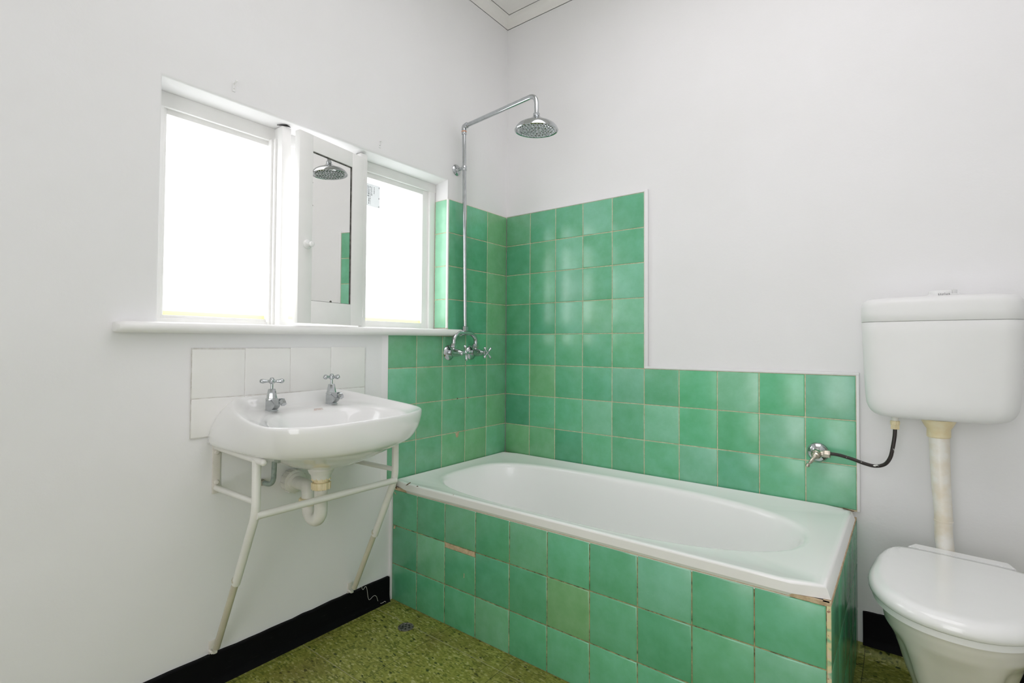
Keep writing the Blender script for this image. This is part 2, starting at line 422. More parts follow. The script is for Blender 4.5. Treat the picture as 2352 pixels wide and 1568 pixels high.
# bath wall: local u = x, v = z, out = -y
TB = frame_map((0, 0, 0), (1, 0, 0), (0, 0, 1), (0, -1, 0))
bt = MB()
rowsB = ['qmmlm', 'dmlmm', 'dmlml', 'ddlll', 'dmmmm', 'dymml' 'msls' 'l', 'kmmlm' 'lssl' 'm', 'yydmm' 'mlmm' 'l']  # window reflection put into the tones: darker by the corner, lighter further along
CB = 0.1535
for r, s in enumerate(rowsB):
    for c, k in enumerate(s):
        tile_(bt, c * CB + (-0.0012 if c == 0 else 0), (c + 1) * CB, row(r + 1) + (0.004 if r == 7 else 0), row(r), shade(G[k]))
backing(bt, 0.0, 5 * CB, row(5), row(0)); backing(bt, 0.0, 10 * CB, row(8), row(5))
bt.build('green_tile_panel', [M['tile'], M['grout']], wall_back, TB)
# painted plaster edge round the tiles
ed = MB()
ed.box(5 * CB, 5 * CB + 0.017, row(5) + 0.004, row(0) + 0.010, -0.011, 0.001, 0.003)
ed.box(0.0, 5 * CB + 0.006, row(0), row(0) + 0.006, -0.011, 0.001, 0.002)
ed.box(5 * CB + 0.001, 10 * CB + 0.010, row(5), row(5) + 0.011, -0.011, 0.0012, 0.003)
ed.box(10 * CB, 10 * CB + 0.009, row(8), row(5) + 0.003, -0.011, 0.0008, 0.002)
ed.build('plaster_edge', M['wall'], wall_back, TB)
# window wall: local u = -y, v = z, out = +x
TA = frame_map((0, 0, 0), (0, -1, 0), (0, 0, 1), (1, 0, 0))
at_ = MB()
rowsA = ['ymm', 'ydd', 'ydd', 'ydd', 'qsqqq', 'qqqql', 'yqqqq', 'qyyqq']
for r, s in enumerate(rowsA):
    for c, k in enumerate(s):
        u1 = (c + 1) * CA; v0 = row(r + 1)
        if r < 4 and c == 2: u1 = 0.425
        tile_(at_, c * CA + (-0.0012 if c == 0 else 0), u1, v0 + (0.004 if r == 7 else 0), row(r), shade(G[k]))
backing(at_, 0.0, 0.425, row(4), row(0)); backing(at_, 0.0, 5 * CA, row(8), row(4))
at_.build('green_tile_panel', [M['tile'], M['grout']], wall_left, TA)
# reveal tiles beside the window: face y = -0.425, local u = -x, v = z, out = -y
TJ = frame_map((0.0, WY1 - 0.006, 0), (-1, 0, 0), (0, 0, 1), (0, -1, 0))
jt = MB()
for r in range(4):
    v0 = row(r + 1) if r < 3 else 1.112
    tile_(jt, 0.005, 0.088, v0, row(r), None)
backing(jt, 0.003, 0.089, 1.112, row(0))
jt.build('reveal_tiles', [M['jamb'], M['grout']], wall_left, TJ)
MB().box(XA, 0.0008, WY1 - 0.009, WY1 - 0.001, 1.112, row(0), 0.002).build('reveal_edge_bead', M['wtile'], wall_left)
# plaster fillet beside the lower tiles
MB().add([(XA, -5 * CA - 0.024, 0.473), (0.0005, -5 * CA - 0.001, 0.473), (XA, -5 * CA - 0.001, 0.473), (XA, -5 * CA - 0.024, row(4) - 0.005), (0.0005, -5 * CA - 0.001, row(4) - 0.005), (XA, -5 * CA - 0.001, row(4) - 0.005)],
         [[0, 1, 4, 3], [0, 2, 1], [3, 4, 5], [0, 3, 5, 2], [1, 2, 5, 4]], 0, False).build('plaster_edge', M['wall'], wall_left)
# plaster bulge where the wall meets the bath panel
MB().box(XA - .002, -0.0005, -0.741, -0.730, 0.0, 0.452, 0.001).build('plaster_edge', M['wall'], wall_left)
# painted white splashback tiles behind the basin
wt = MB()
cols = [1.4779, 1.3258, 1.1754, 1.0209, 0.8728]
for i in range(4):
    tile_(wt, cols[i + 1], cols[i], 0.8695, 1.0165 + 0.004 * i * 0.7, None, 0.0006, -0.003, 0.0012)
    tile_(wt, cols[i + 1], cols[i], 0.753, 0.8685, None, 0.0006, -0.003, 0.0012)
backing(wt, 0.872, 1.4785, 0.7525, 1.020, -0.0041)
wt.build('white_tile_panel', [M['wtile'], M['wgrout']], wall_left, TA)
# chips and old screw holes in the tiles
for y, z, a, b in ((-0.3606, 0.7847, .0035, .004), (-0.2905, 0.7834, .003, .0035), (-0.4183, 0.9447, .002, .0025), (-0.306, 0.937, .002, .002)):
    MB().lathe([(a, 0), (a * .9, 0.0006)], (0.0, y, z), (1, 0, 0), 10).build('screw_hole', M['rust'], wall_left)
cp = MB(); oy, oz = -0.360, 0.622
pts = [(-.014, .004), (-.004, .002), (.006, .006), (.014, .010), (.010, 0), (.008, -.010), (.004, -.019), (-.004, -.019), (-.009, -.012), (-.011, -.003)]
cp.loft([[(0.0003, oy + a, oz + b) for a, b in pts], [(0.0009, oy + a * .92, oz + b * .92) for a, b in pts]], True, True, smooth=False)
cp.build('tile_chip', M['mortar'], wall_left)

# ------------------------------------------------------------------ window
win = sempty('window_1', (-0.09, -0.99, 1.10))
XF = -0.090
fr = MB()
zt = 1.787
fr.box(-0.145, XF, -1.5645, -1.180, zt - 0.042, zt + 0.004, 0.002)          # head over the left light
fr.box(-0.145, XF, -1.178, -0.4255, zt - 0.036, zt + 0.004, 0.002)          # head over middle and right
fr.box(-0.144, XF - .0015, -1.5655, -1.534, 1.10, zt - .03, 0.001)                         # left jamb
fr.box(-0.144, XF - .001, -0.462, -0.4275, 1.10, zt - .03, 0.002)                        # right jamb
fr.box(-0.144, XF - .001, -1.5655, -0.4245, 1.086, 1.110, 0.001)                    # bottom rail of the frame
fr.build('window_frame', M['trim'], win)
mu = MB(); mu.box(-0.145, -0.036, -1.2000, -1.1670, 1.094, 1.790, 0.003); mu.box(-0.145, -0.070, -1.2075, -1.1995, 1.094, 1.75, 0.002); mu.box(-0.145, -0.082, -1.215, -1.207, 1.094, 1.748, 0.002)
mu.build('mullion', M['trim'], win)
mu = MB(); mu.box(-0.145, -0.030, -0.886, -0.853, 1.094, 1.790, 0.003)
mu.build('mullion', M['trim'], win)
def sash(y0, y1, z0, z1, rails, name='sash'):
    l, r, b, t = rails; m = MB()
    m.box(-0.135, -0.102, y0, y0 + l, z0, z1, 0.003); m.box(-0.135, -0.102, y1 - r, y1, z0, z1, 0.003)
    m.box(-0.135, -0.1025, y0 + l * .9, y1 - r * .9, z0, z0 + b, 0.003); m.box(-0.135, -0.1025, y0 + l * .9, y1 - r * .9, z1 - t, z1, 0.003)
    o = m.build(name, M['trim'], win)
    MB().box(-0.121, -0.117, y0 + l * .8, y1 - r * .8, z0 + b * .8, z1 - t * .8).build('glass_pane', M['pane'], o)
    zz = z0 + b
    MB().box(-0.1165, -0.115, y0 + l, y1 - r, zz - 0.002, zz + 0.0125).build('tinted_strip', M['ypane'], o)['label'] = 'pale yellow-green strip along the foot of the glass'
    return o
sash(-1.537, -1.196, 1.098, 1.7525, (0.014, 0.018, 0.0225, 0.024))
s2 = sash(-1.176, -0.880, 1.098, 1.756, (0.016, 0.016, 0.026, 0.050))
s3 = sash(-0.860, -0.457, 1.098, 1.756, (0.014, 0.040, 0.037, 0.026))
MB().box(-0.135, -0.1025, -1.165, -0.89, 1.575, 1.592, 0.002).build('glazing_bar', M['trim'], s2)
st = MB().box(-0.1165, -0.1160, -0.800, -0.727, 1.6165, 1.711).build('paper_sticker', M['paper'], s3); st['label'] = 'small white printed paper label on the glass'
pr = MB(); random.seed(11)
for k, (yy, ln) in enumerate(((-0.790, .05), (-0.785, .075), (-0.778, .078), (-0.770, .04), (-0.758, .035))):
    z = 1.700
    while z > 1.705 - ln:
        d = random.uniform(.002, .006); pr.box(-0.1154, -0.1150, yy, yy + random.uniform(.002, .0035), z - d, z); z -= d + random.uniform(.0012, .004)
for z0 in (1.705, 1.66, 1.625): pr.box(-0.1154, -0.1150, -0.733, -0.7305, z0 - .006, z0)
pr.build('print', M['ink'], st)
# the crack above the first mullion
MB().tube([(-0.050, -1.212, 1.7905), (-0.040, -1.200, 1.792), (-0.034, -1.186, 1.7935), (-0.034, -1.172, 1.792)], [0.0012, 0.0025, 0.003, 0.001], 8).build('paint_crack', M['dark'], win)

# window board with a bullnosed edge
sb = MB(); secs = []
ys = [-1.668, -1.667, -1.662, -1.650] + [-1.6 + i * 0.2 for i in range(7)] + [-0.37, -0.362, -0.359]
for i, y in enumerate(ys):
    k = {0: 0.35, 1: 0.62, 2: 0.85, 3: 0.97}.get(i, 1.0)
    if y > -0.368: k = 0.92 if y > -0.361 else 0.98
    zc = zsill(y) - 0.016; h = 0.0155 * (0.55 + 0.45 * k); d = 0.036 * k
    sec = [(XA - 0.005, zc + h), (d - 0.016 * k, zc + h)]
    for j in range(1, 9):
        t = PI / 2 - PI * j / 9
        sec.append((d - 0.016 * k + 0.016 * k * math.cos(t), zc + h * math.sin(t)))
    sec += [(d - 0.016 * k, zc - h), (XA - 0.005, zc - h)]
    secs.append([(x, y, z) for x, z in sec])
sb.loft(secs)
sb.add([(-0.10, WY0 - .004, zsill(WY0)), (-0.10, WY1 - .008, zsill(WY1)), (XA - 0.004, WY1 - .008, zsill(WY1)), (XA - 0.004, WY0 - .004, zsill(WY0)),
        (-0.10, WY0 - .004, zsill(WY0) - .012), (-0.10, WY1 - .008, zsill(WY1) - .012), (XA - 0.004, WY1 - .008, zsill(WY1) - .012), (XA - 0.004, WY0 - .004, zsill(WY0) - .012)],
       [[0, 1, 2, 3], [4, 7, 6, 5], [0, 4, 5, 1], [1, 5, 6, 2], [2, 6, 7, 3], [3, 7, 4, 0]], 0, False)
struct(sb.build('trim_3', M['trim']))
# old paint and filler along the underside over the tiles
MB().box(XA, 0.004, -0.765, -0.365, 1.0735, 1.0765, 0.001).build('filler_bead', M['mortar'], wall_left)

# mirrored door, hinged on the second mullion and standing slightly ajar
A_ = math.radians(9.4)
TD = frame_map((-0.010, -0.885, 0), (math.sin(A_), -math.cos(A_), 0), (0, 0, 1), (math.cos(A_), math.sin(A_), 0))
door = thing('mirror_door', (0.02, -1.03, 1.106), 'narrow white framed mirror door standing ajar in front of the window', 'mirror')
df = MB(); w = 0.296; zb, zu = 1.1065, 1.766
df.box(-0.001, 0.058, zb, zu, -0.024, 0, 0.0015); df.box(0.2395, w, zb, zu, -0.024, 0, 0.0015)
df.box(0.0575, 0.240, zb, 1.1855, -0.024, -0.0003, 0.0012); df.box(0.0575, 0.240, 1.7095, zu, -0.024, -0.0003, 0.0012)
df.box(0.02, 0.275, zb + .02, zu - .02, -0.0235, -0.014)
df.build('door_frame', M['trim'], door, TD)
mr = MB().box(0.059, 0.2385, 1.187, 1.708, -0.013, -0.0055).build('mirror_glass', M['mirror'], door, TD)
rb = MB(); rb.box(0.0578, 0.0612, 1.186, 1.7095, -0.0056, -0.0030); rb.box(0.058, 0.239, 1.7062, 1.7095, -0.0056, -0.0030); rb.box(0.058, 0.239, 1.1858, 1.1868, -0.0056, -0.003)
rb.lathe([(.005, 0), (.005, .0006)], (0.150, 1.188, -0.0056), (0, 0, 1), 10)
for zz, rr in ((1.64, .003), (1.60, .002), (1.52, .0025)): rb.lathe([(rr, 0), (rr, .0005)], (0.2365, zz, -0.0056), (0, 0, 1), 10)
rb.build('blackened_edge', M['rot'], mr, TD)
kb = MB(); kb.lathe([(.0005, 0.0), (.0165, 0.0), (.0165, .002), (.0145, .004), (.008, .0055), (.0065, .013), (.0085, .018), (.0095, .024), (.008, .0285), (.004, .030), (.0005, .0302)], (0.2600, 1.378, 0.0), (0, 0, 1), 24)
kb.build('knob', M['china'], door, TD)
hg = MB()
for zz in (1.16, 1.70): MB().tube([(-0.003, zz - .02, -.004), (-0.003, zz + .02, -.004)], 0.004, 10).build('hinge', M['trim'], door, TD)
pass

# two painted-over curtain hooks above the window
def hook(name, y, z, label, pin):
    o = thing(name, (XA, y, z), label, 'hook', 'hooks above the window')
    MB().box(XA, XA + 0.002, y - 0.005, y + 0.005, z - 0.026, z + 0.002, 0.0008).build('back_plate', M['wall'], o)
    MB().lathe([(.0015, 0), (.0015, .0006)], (XA + 0.002, y, z - 0.017), (1, 0, 0), 8).build('screw', M['ink'] if not pin else M['wgrout'], o)
    m = MB()
    if pin: m.tube([(XA, y, z), (XA + 0.012, y, z), (XA + 0.018, y, z + .002)], 0.0022, 8); m.ball((XA + 0.019, y, z + .002), 0.0032, 10)
    else: m.tube([(XA, y, z), (XA + 0.006, y, z), (XA + 0.008, y, z - .002)], 0.0022, 8)
    m.build('hook_pin', M['trim'], o)
hook('wall_hook', -1.3729, 1.8555, 'small painted hook with round tip on wall above the larger left pane', True)
hook('wall_hook', -0.8116, 1.8535, 'small painted hook with broken stub on wall above the mirror door edge', False)

# ------------------------------------------------------------------ bath
tub = thing('bathtub', (0.76, -0.37, 0.0), 'white enamel built-in bathtub along the green tiled wall', 'bathtub')
NB = 96
def rrect(x0, x1, y0, y1, r, z):
    out = []
    for i in range(NB):
        th = 2 * PI * (i + 0.5) / NB
        out.append(th)
    P = []
    cx, cy = (x0 + x1) / 2, (y0 + y1) / 2; a, b = (x1 - x0) / 2, (y1 - y0) / 2
    for th in out:
        c, s = math.cos(th), math.sin(th)
        # ray against rounded rectangle
        k = min(a / max(abs(c), 1e-6), b / max(abs(s), 1e-6)); px, py = c * k, s * k
        if abs(px) > a - r and abs(py) > b - r:
            ex, ey = math.copysign(a - r, px), math.copysign(b - r, py)
            d = Vector((px - ex, py - ey))
            if d.length > r: d = d.normalized() * r
            px, py = ex + d.x, ey + d.y
        P.append((cx + px, cy + py, z))
    return P
def oval(cx, cy, al, ar, b, nl, nr, z, bb=None):
    P = []
    for i in range(NB):
        th = 2 * PI * (i + 0.5) / NB
        # follow the rectangle's ray angle so rings correspond
        c, s = math.cos(th), math.sin(th)
        a, n = (ar, nr) if c > 0 else (al, nl)
        bq = b
        k = (abs(c / a) ** n + abs(s / bq) ** n) ** (-1 / n)
        P.append((cx + c * k, cy + s * k, z))
    return P
x0, x1, y0, y1 = 0.003, 1.5195, -0.7405, -0.003
rings = [rrect(x0 + .012, x1 - .012, y0 + .018, y1 - .012, .01, 0.40), rrect(x0 + .003, x1 + .008, y0 + .006, y1 - .003, .006, 0.4525), rrect(x0, x1 + .0115, y0 + .003, y1, .006, 0.4545), rrect(x0, x1 + .0110, y0 + .0028, y1, .006, 0.4555), rrect(x0, x1 + .0108, y0 + .0027, y1, .006, 0.4560), rrect(x0, x1 + .0035, y0 + .0003, y1, .008, 0.4775), rrect(x0, x1 + .0025, y0 + .000, y1, .008, 0.479),
         rrect(x0 + .001, x1, y0 + .0015, y1 - .002, .010, 0.4825), rrect(x0 + .004, x1 - .005, y0 + .006, y1 - .005, .012, 0.4835), rrect(x0 + .010, x1 - .014, y0 + .018, y1 - .010, .014, 0.4825),
         rrect(x0 + .018, x1 - .030, y0 + .028, y1 - .018, .02, 0.4775)]
cx, cy = 0.78, -0.396
for al, ar, b, z in ((.708, .670, .302, .4758), (.700, .660, .294, .4748), (.694, .653, .287, .4715), (.690, .646, .282, .465), (.687, .638, .279, .452), (.680, .618, .273, .41), (.668, .580, .266, .33), (.654, .53, .257, .25), (.636, .48, .242, .185), (.60, .42, .205, .135), (.52, .34, .14, .112), (.35, .2, .08, .108)):
    rings.append(oval(cx, cy, al, ar, b, 3.6, 2.4, z))
tb = MB(); tb.loft(rings, False, True)
tb.build('tub_shell', M['bath'], tub, sharp=50)
def blot(m, c, n, pts, h=0.0007):
    """flat irregular chip lying on a surface with normal n"""
    n = Vector(n).normalized(); a = Vector((0, 0, 1)) if abs(n.z) < .9 else Vector((1, 0, 0)); u = a.cross(n).normalized(); v = n.cross(u); c = Vector(c)
    m.loft([[c + u * p + v * q - n * h for p, q in pts], [c + u * p + v * q + n * h for p, q in pts]], True, True, smooth=False)
for c_, n__, p_ in (((1.5150, -0.030, 0.4838), (0.15, 0, 1), [(-.003, -.020), (.003, -.018), (.004, .010), (-.002, .014)]),
                    ((0.098, y0 + .005, 0.4832), (0, -.3, 1), [(-.013, -.002), (.004, -.003), (.014, 0), (.006, .003), (-.008, .003)]),
                    ((0.152, y0 + .003, 0.4825), (0, -.5, 1), [(-.004, -.002), (.004, -.002), (.005, .002), (-.003, .0025)]),
                    ((0.345, y0 + .006, 0.4836), (0, 0, 1), [(-.0015, -.001), (.0015, -.001), (.0015, .001), (-.0015, .001)])):
    ec = MB(); blot(ec, c_, n__, p_); ec.build('enamel_chip', M['rust'], tub)
rc = MB(); blot(rc, (0.030, y0 - .0002, 0.468), (0, -1, 0), [(-.010, -.013), (.004, -.014), (.001, -.004), (.004, .006), (-.002, .012), (-.010, .010)]); rc.build('rust_stain', M['rust'], tub)

# tiled bath panel (front and end), its weaker light put into darker glazes
bp = thing('bath_panel', (0.76, -0.7335, 0.0), 'green tiled panel boxing in the bathtub, front and end', 'bath panel')
TF = frame_map((-0.0065, -0.7335, 0), (1, 0, 0), (0, 0, 1), (0, -1, 0))
FWD = 0.153; zr = [0.4465, 0.300, 0.1458, 0.0]
fp = MB(); rowsF = ['dddsmddmss', 'kqdsqmysml' , 'kddqmdmmml']
rowsF = ['ddqdqmmlmm', 'kqdddymdml', 'kddqdmmmmm']
for r, s in enumerate(rowsF):
    for c, k in enumerate(s):
        u0, u1 = c * FWD, (c + 1) * FWD
        if c == 0: u0 = 0.0055
        v1 = zr[r] - (0.002 if r == 0 else 0)
        if (c, r) == (2, 1): v1 = 0.283
        col = G[k] if k != 'y' else (0.17, 0.40, 0.19)
        tile_(fp, u0, u1, zr[r + 1], v1, shade(col, .05), 0.0013)
backing(fp, 0.0045, 10 * FWD + .0005, 0.0, 0.4505, -0.0022)
fp.build('front_tiles', [M['tile'], M['dirty']], bp, TF)
MB().box(2 * FWD + .002, 3 * FWD - .002, 0.2825, 0.2995, -0.006, -0.0006, 0.0008).build('missing_tile_strip', M['mortar'], bp, TF)
for c_, p_ in (((0.014, -0.7337, 0.292), [(-.006, -.005), (.002, -.004), (.007, .003), (.001, .008), (-.004, .004)]), ((0.0165, -0.7337, 0.430), [(-.007, .004), (.004, -.004), (.006, -.002), (-.004, .006)]), ((0.400, -0.7337, 0.205), [(-.001, -.008), (.001, -.008), (.0015, .006), (-.0005, .008)])):
    bc = MB(); blot(bc, c_, (0, -1, 0), p_, .0008); bc.build('tile_chip', M['mortar'], bp)
TE = frame_map((1.5335, -0.7335, 0), (0, 1, 0), (0, 0, 1), (1, 0, 0))
ep = MB()
for r in range(3):
    for c in range(5):
        u1 = min((c + 1) * FWD, 0.7335 + YB - .001)
        tile_(ep, c * FWD + (0.001 if c == 0 else 0), u1, zr[r + 1], zr[r] - (0.001 if r == 0 else 0), shade(G['kddkd'[(c + r) % 5]], .05), 0.0013)
backing(ep, 0.001, 0.742, 0.0, 0.4505, -0.0022)
ep.build('end_tiles', [M['tile'], M['dirty']], bp, TE)
MB().box(10 * FWD - .0065 + .0005, 1.5325, -0.7338, -0.727, 0.0, 0.446, 0.0008).build('corner_edge', M['edge'], bp)['label'] = 'chipped cream and green tile edge at the corner'
MB().box(0.004, 1.529, -0.7332, -0.725, 0.445, 0.4535, 0.0).build('top_grout', M['mortar'], bp)
MB().box(1.516, 1.5328, -0.7330, 0.008, 0.445, 0.4535, 0.0).build('top_grout', M['mortar'], bp)

# ------------------------------------------------------------------ wash basin
VC = -1.165
TILT = Matrix.Translation(Vector((0, VC, 0.82))) @ Matrix.Rotation(0.0185, 4, 'X') @ Matrix.Translation(Vector((0, -VC, -0.82)))
basin = thing('wash_basin', (0.2, VC, 0.64), 'white ceramic wash basin on tubular legs below the window', 'basin')
def half_loop(ctrl, n=5):
    """8 control points (x, v, z) from back centre round to front centre -> full mirrored ring"""
    h = spline(ctrl, n)
    full = [(p.x, VC + p.y, p.z) for p in h] + [(p.x, VC - p.y, p.z) for p in h[-2:0:-1]]
    return full
def ell(xb, xf, b, z, zb=None):
    cx = (xb + xf) / 2; a = (xf - xb) / 2; out = []
    for k in range(8):
        t = PI * k / 7; out.append((cx - a * math.cos(t), b * math.sin(t) ** 0.9, (zb if zb and k < 2 else z)))
    return out
XB = XA + 0.002
L = [
    ell(0.168, 0.232, 0.032, 0.640), ell(0.150, 0.250, 0.050, 0.645), ell(0.085, 0.325, 0.125, 0.666),
    [(0.020, 0, .715), (0.020, .12, .715), (0.020, .20, .722), (0.14, .215, .718), (0.27, .205, .715), (0.345, .165, .710), (0.385, .095, .706), (0.400, 0, .704)],
    [(XB, 0, .726), (XB, .16, .728), (XB, .262, .734), (0.14, .262, .729), (0.285, .240, .726), (0.372, .190, .725), (0.420, .105, .724), (0.436, 0, .724)],
    [(XB, 0, .732), (XB, .16, .734), (XB, .269, .742), (0.14, .271, .736), (0.290, .250, .732), (0.382, .199, .731), (0.431, .110, .730), (0.446, 0, .730)],
    [(XB, 0, .78), (XB, .16, .78), (XB, .259, .790), (0.145, .270, .775), (0.305, .263, .768), (0.400, .212, .765), (0.443, .118, .764), (0.455, 0, .763)],
    [(XB, 0, .83), (XB, .155, .83), (XB, .233, .832), (0.145, .262, .812), (0.315, .267, .806), (0.407, .216, .805), (0.447, .120, .804), (0.4575, 0, .804)],
    [(XB, 0, .866), (XB, .14, .866), (XB + .001, .200, .861), (0.140, .252, .837), (0.317, .266, .818), (0.407, .215, .8165), (0.4465, .120, .816), (0.457, 0, .816)],
    [(XB + .005, 0, .870), (XB + .005, .138, .870), (XB + .008, .193, .865), (0.140, .246, .8395), (0.315, .2625, .8215), (0.4035, .2120, .820), (0.4435, .1185, .8195), (0.4540, 0, .8195)],
    [(0.012, 0, .866), (0.012, .130, .866), (0.019, .180, .860), (0.140, .233, .8345), (0.308, .255, .8195), (0.3975, .2065, .8175), (0.4375, .1155, .817), (0.4478, 0, .817)],
    [(0.028, 0, .833), (0.028, .125, .833), (0.038, .168, .833), (0.140, .216, .826), (0.300, .240, .812), (0.384, .195, .808), (0.424, .109, .807), (0.434, 0, .807)],
    [(0.042, 0, .8255), (0.042, .120, .8255), (0.050, .160, .8255), (0.140, .204, .822), (0.290, .230, .8085), (0.376, .188, .804), (0.417, .105, .803), (0.427, 0, .803)],
    [(0.112, 0, .8235), (0.117, .080, .823), (0.135, .146, .8215), (0.190, .196, .817), (0.285, .214, .8065), (0.368, .180, .800), (0.411, .100, .798), (0.421, 0, .798)],
    [(0.122, 0, .817), (0.127, .078, .817), (0.145, .138, .815), (0.196, .186, .810), (0.283, .203, .800), (0.360, .172, .793), (0.402, .095, .790), (0.411, 0, .790)],
    [(0.132, 0, .790), (0.137, .072, .790), (0.156, .125, .789), (0.203, .166, .784), (0.278, .181, .776), (0.343, .152, .768), (0.379, .084, .765), (0.387, 0, .765)],
    [(0.150, 0, .730), (0.154, .058, .730), (0.172, .096, .728), (0.212, .122, .726), (0.266, .130, .724), (0.312, .108, .720), (0.338, .060, .718), (0.344, 0, .718)],
    ell(0.170, 0.270, 0.060, 0.690), ell(0.178, 0.222, 0.022, 0.686)]
bs = MB(); bs.loft([half_loop(c) for c in L], True, True)
bs.build('basin_bowl', M['china'], basin, TILT, sharp=0, subsurf=1)
bs = None
# maker's mark printed on the basin, worn beyond reading
mk = MB(); P = []
for k in range(46):
    t = k / 45; P.append((0.1225 + 0.0028 * math.sin(k * 1.35) * (1.4 if k < 8 else 0.8), VC + 0.006 + 0.030 * t - .002, 0.8203))
mk.tube(P, 0.0005, 5)
for a, b in ((0, .012), (.014, .026), (.028, .034)): mk.tube([(0.1285, VC + a, .8178), (0.1285, VC + b, .8178)], 0.00045, 5)
mk.build('makers_mark', M['redink'], basin, TILT)['label'] = 'tiny faded red-brown printed mark'

# basin stand: two bent tube legs, arms, cross bar and wall plates
stand = thing('basin_stand', (0.12, -1.165, 0.10), 'cream tubular steel stand with bent legs under the wash basin', 'basin stand')
for yy in (-1.405, -0.925):
    lg = MB()
    top = fillet_path([(0.247, yy, 0.716), (0.247, yy, 0.566), (0.137, yy, 0.345)], 0.035)
    lg.tube(top, 0.0118, 16)
    leg = lg.build('leg', M['frame'], stand)
    d = (Vector((0.012, yy, 0.108)) - Vector((0.247, yy, 0.566)))
    q = [Vector((0.247, yy, 0.566)) + d * t for t in (0.46, 0.97)]
    MB().tube(q, 0.0096, 14).lathe([(.0125, 0), (.0130, .004), (.0118, .009)], q[0] - d.normalized() * .004, d, 16).build('lower_tube', M['lowleg'], leg)['label'] = 'yellowed narrower lower tube'
    f = MB(); f.box(XA, XA + 0.004, yy - .011, yy + .011, 0.088, 0.135, 0.001); f.tube([(XA + .003, yy - .009, 0.108), (0.012, yy - .009, 0.108)], 0.004, 8)
    f.lathe([(.0085, 0), (.0085, .003), (.006, .007), (.001, .008)], (XA + 0.004, yy + .004, 0.099), (1, 0, 0), 12)
    f.build('foot_bracket', M['bracket'], leg)
    a1 = MB(); a1.tube([(XA + .002, yy, 0.7185), (0.285, yy, 0.7120)], 0.0095, 14); a1.ball((0.285, yy, 0.7120), 0.0095, 12)
    a1.build('top_arm', M['frame'], stand)
    MB().tube([(XA + .002, yy, 0.594), (0.247, yy, 0.598)], 0.0085, 14).build('lower_arm', M['frame'], stand)
    wp = MB(); wp.box(XA, XA + 0.006, yy - .011, yy + .011, 0.578, 0.735, 0.0015); wp = wp.build('wall_plate', M['bracket'], stand)
    for zz in (0.612, 0.703):
        MB().lathe([(.0075, 0), (.0075, .003), (.0055, .006), (.001, .0072)], (XA + 0.006, yy, zz), (1, 0, 0), 14).build('bolt', M['bracket'], wp)
MB().tube([(0.250, -1.405, 0.561), (0.250, -0.925, 0.561)], 0.0105, 16).build('cross_bar', M['frame'], stand)

# pillar taps on the basin
def tap(y, label, turn, spout_len):
    zb = 0.8225 + 0.0185 * (y - VC) + 0.0012; x = 0.074
    o = thing('basin_tap', (x, y, zb), label, 'tap', 'chrome taps on the wash basin')
    b = MB()
    b.box(x - .016, x + .014, y - .0145, y + .0145, zb - .001, zb + .004, .001)
    # faceted body leaning into the spout
    def sec(px, pz, hw, hh, tl):
        return [(px - hh * tl, y - hw, pz + hh), (px - hh * tl, y + hw, pz + hh), (px + hh * tl * .2, y + hw * 1.0, pz - hh * .2), (px + hh * tl, y + hw * .55, pz - hh), (px + hh * tl, y - hw * .55, pz - hh), (px + hh * tl * .2, y - hw, pz - hh * .2)]
    b.loft([[(x - .015, y - .013, zb + .003), (x - .015, y + .013, zb + .003), (x, y + .0135, zb + .003), (x + .013, y + .009, zb + .003), (x + .013, y - .009, zb + .003), (x, y - .0135, zb + .003)],
            [(x - .015, y - .013, zb + .032), (x - .015, y + .013, zb + .032), (x, y + .0145, zb + .030), (x + .030, y + .009, zb + .014), (x + .030, y - .009, zb + .014), (x, y - .0145, zb + .030)],
            [(x - .012, y - .012, zb + .036), (x - .012, y + .012, zb + .036), (x + .012, y + .013, zb + .036), (x + .036, y + .010, zb + .024), (x + .036, y - .010, zb + .024), (x + .012, y - .013, zb + .036)]], True, True, smooth=False)
    b.loft([[(x - .004, y - .011, zb + .020), (x - .004, y + .011, zb + .020), (x - .002, y + .011, zb + .036), (x - .002, y - .011, zb + .036)],
            [(x + spout_len - .012, y - .009, zb + .026), (x + spout_len - .012, y + .009, zb + .026), (x + spout_len - .010, y + .009, zb + .044), (x + spout_len - .010, y - .009, zb + .044)]], True, True, smooth=False)
    b.build('tap_body', M['chrome'], o)
    n = MB(); n.lathe([(.0085, -.006), (.0095, -.004), (.0095, .008), (.0085, .010)], (x + spout_len - .004, y, zb + .033), (0.75, 0, -0.66), 6, smooth=False); n.build('spout_nozzle', M['chrome'], o)
    c = MB(); c.lathe([(.0175, 0), (.0188, .002), (.0182, .005), (.0162, .007), (.0150, .012), (.0112, .034), (.0098, .036), (.003, .0365)], (x - .002, y, zb + .034), (0, 0, 1), 10); c.build('bell_cover', M['chrome'], o, sharp=25)
    MB().tube([(x - .002, y, zb + .066), (x - .002, y, zb + .088)], .0042, 12).build('spindle', M['chrome'], o)
    h = MB(); hc = Vector((x - .002, y, zb + .094))
    h.lathe([(.003, -.009), (.0075, -.007), (.0085, 0), (.0080, .005), (.0060, .008), (.0062, .0095), (.0045, .0115), (.001, .012)], hc, (0, 0, 1), 16)
    for k in range(4):
        a = turn + PI / 2 * k; d = Vector((math.cos(a), math.sin(a), 0.02))
        h.lathe([(.0054, .004), (.0042, .012), (.0056, .020), (.0074, .026), (.0070, .031), (.0040, .0350), (.0005, .036)], hc, d, 12)
    h.build('cross_handle', M['chrome'], o)
tap(-1.277, 'left chrome pillar tap with cross handle on wash basin, handle arms side on', math.radians(-37 + 90 + 6), .070)
tap(-1.066, 'right chrome pillar tap with cross handle on wash basin, nearer the green tiles', math.radians(12), .056)

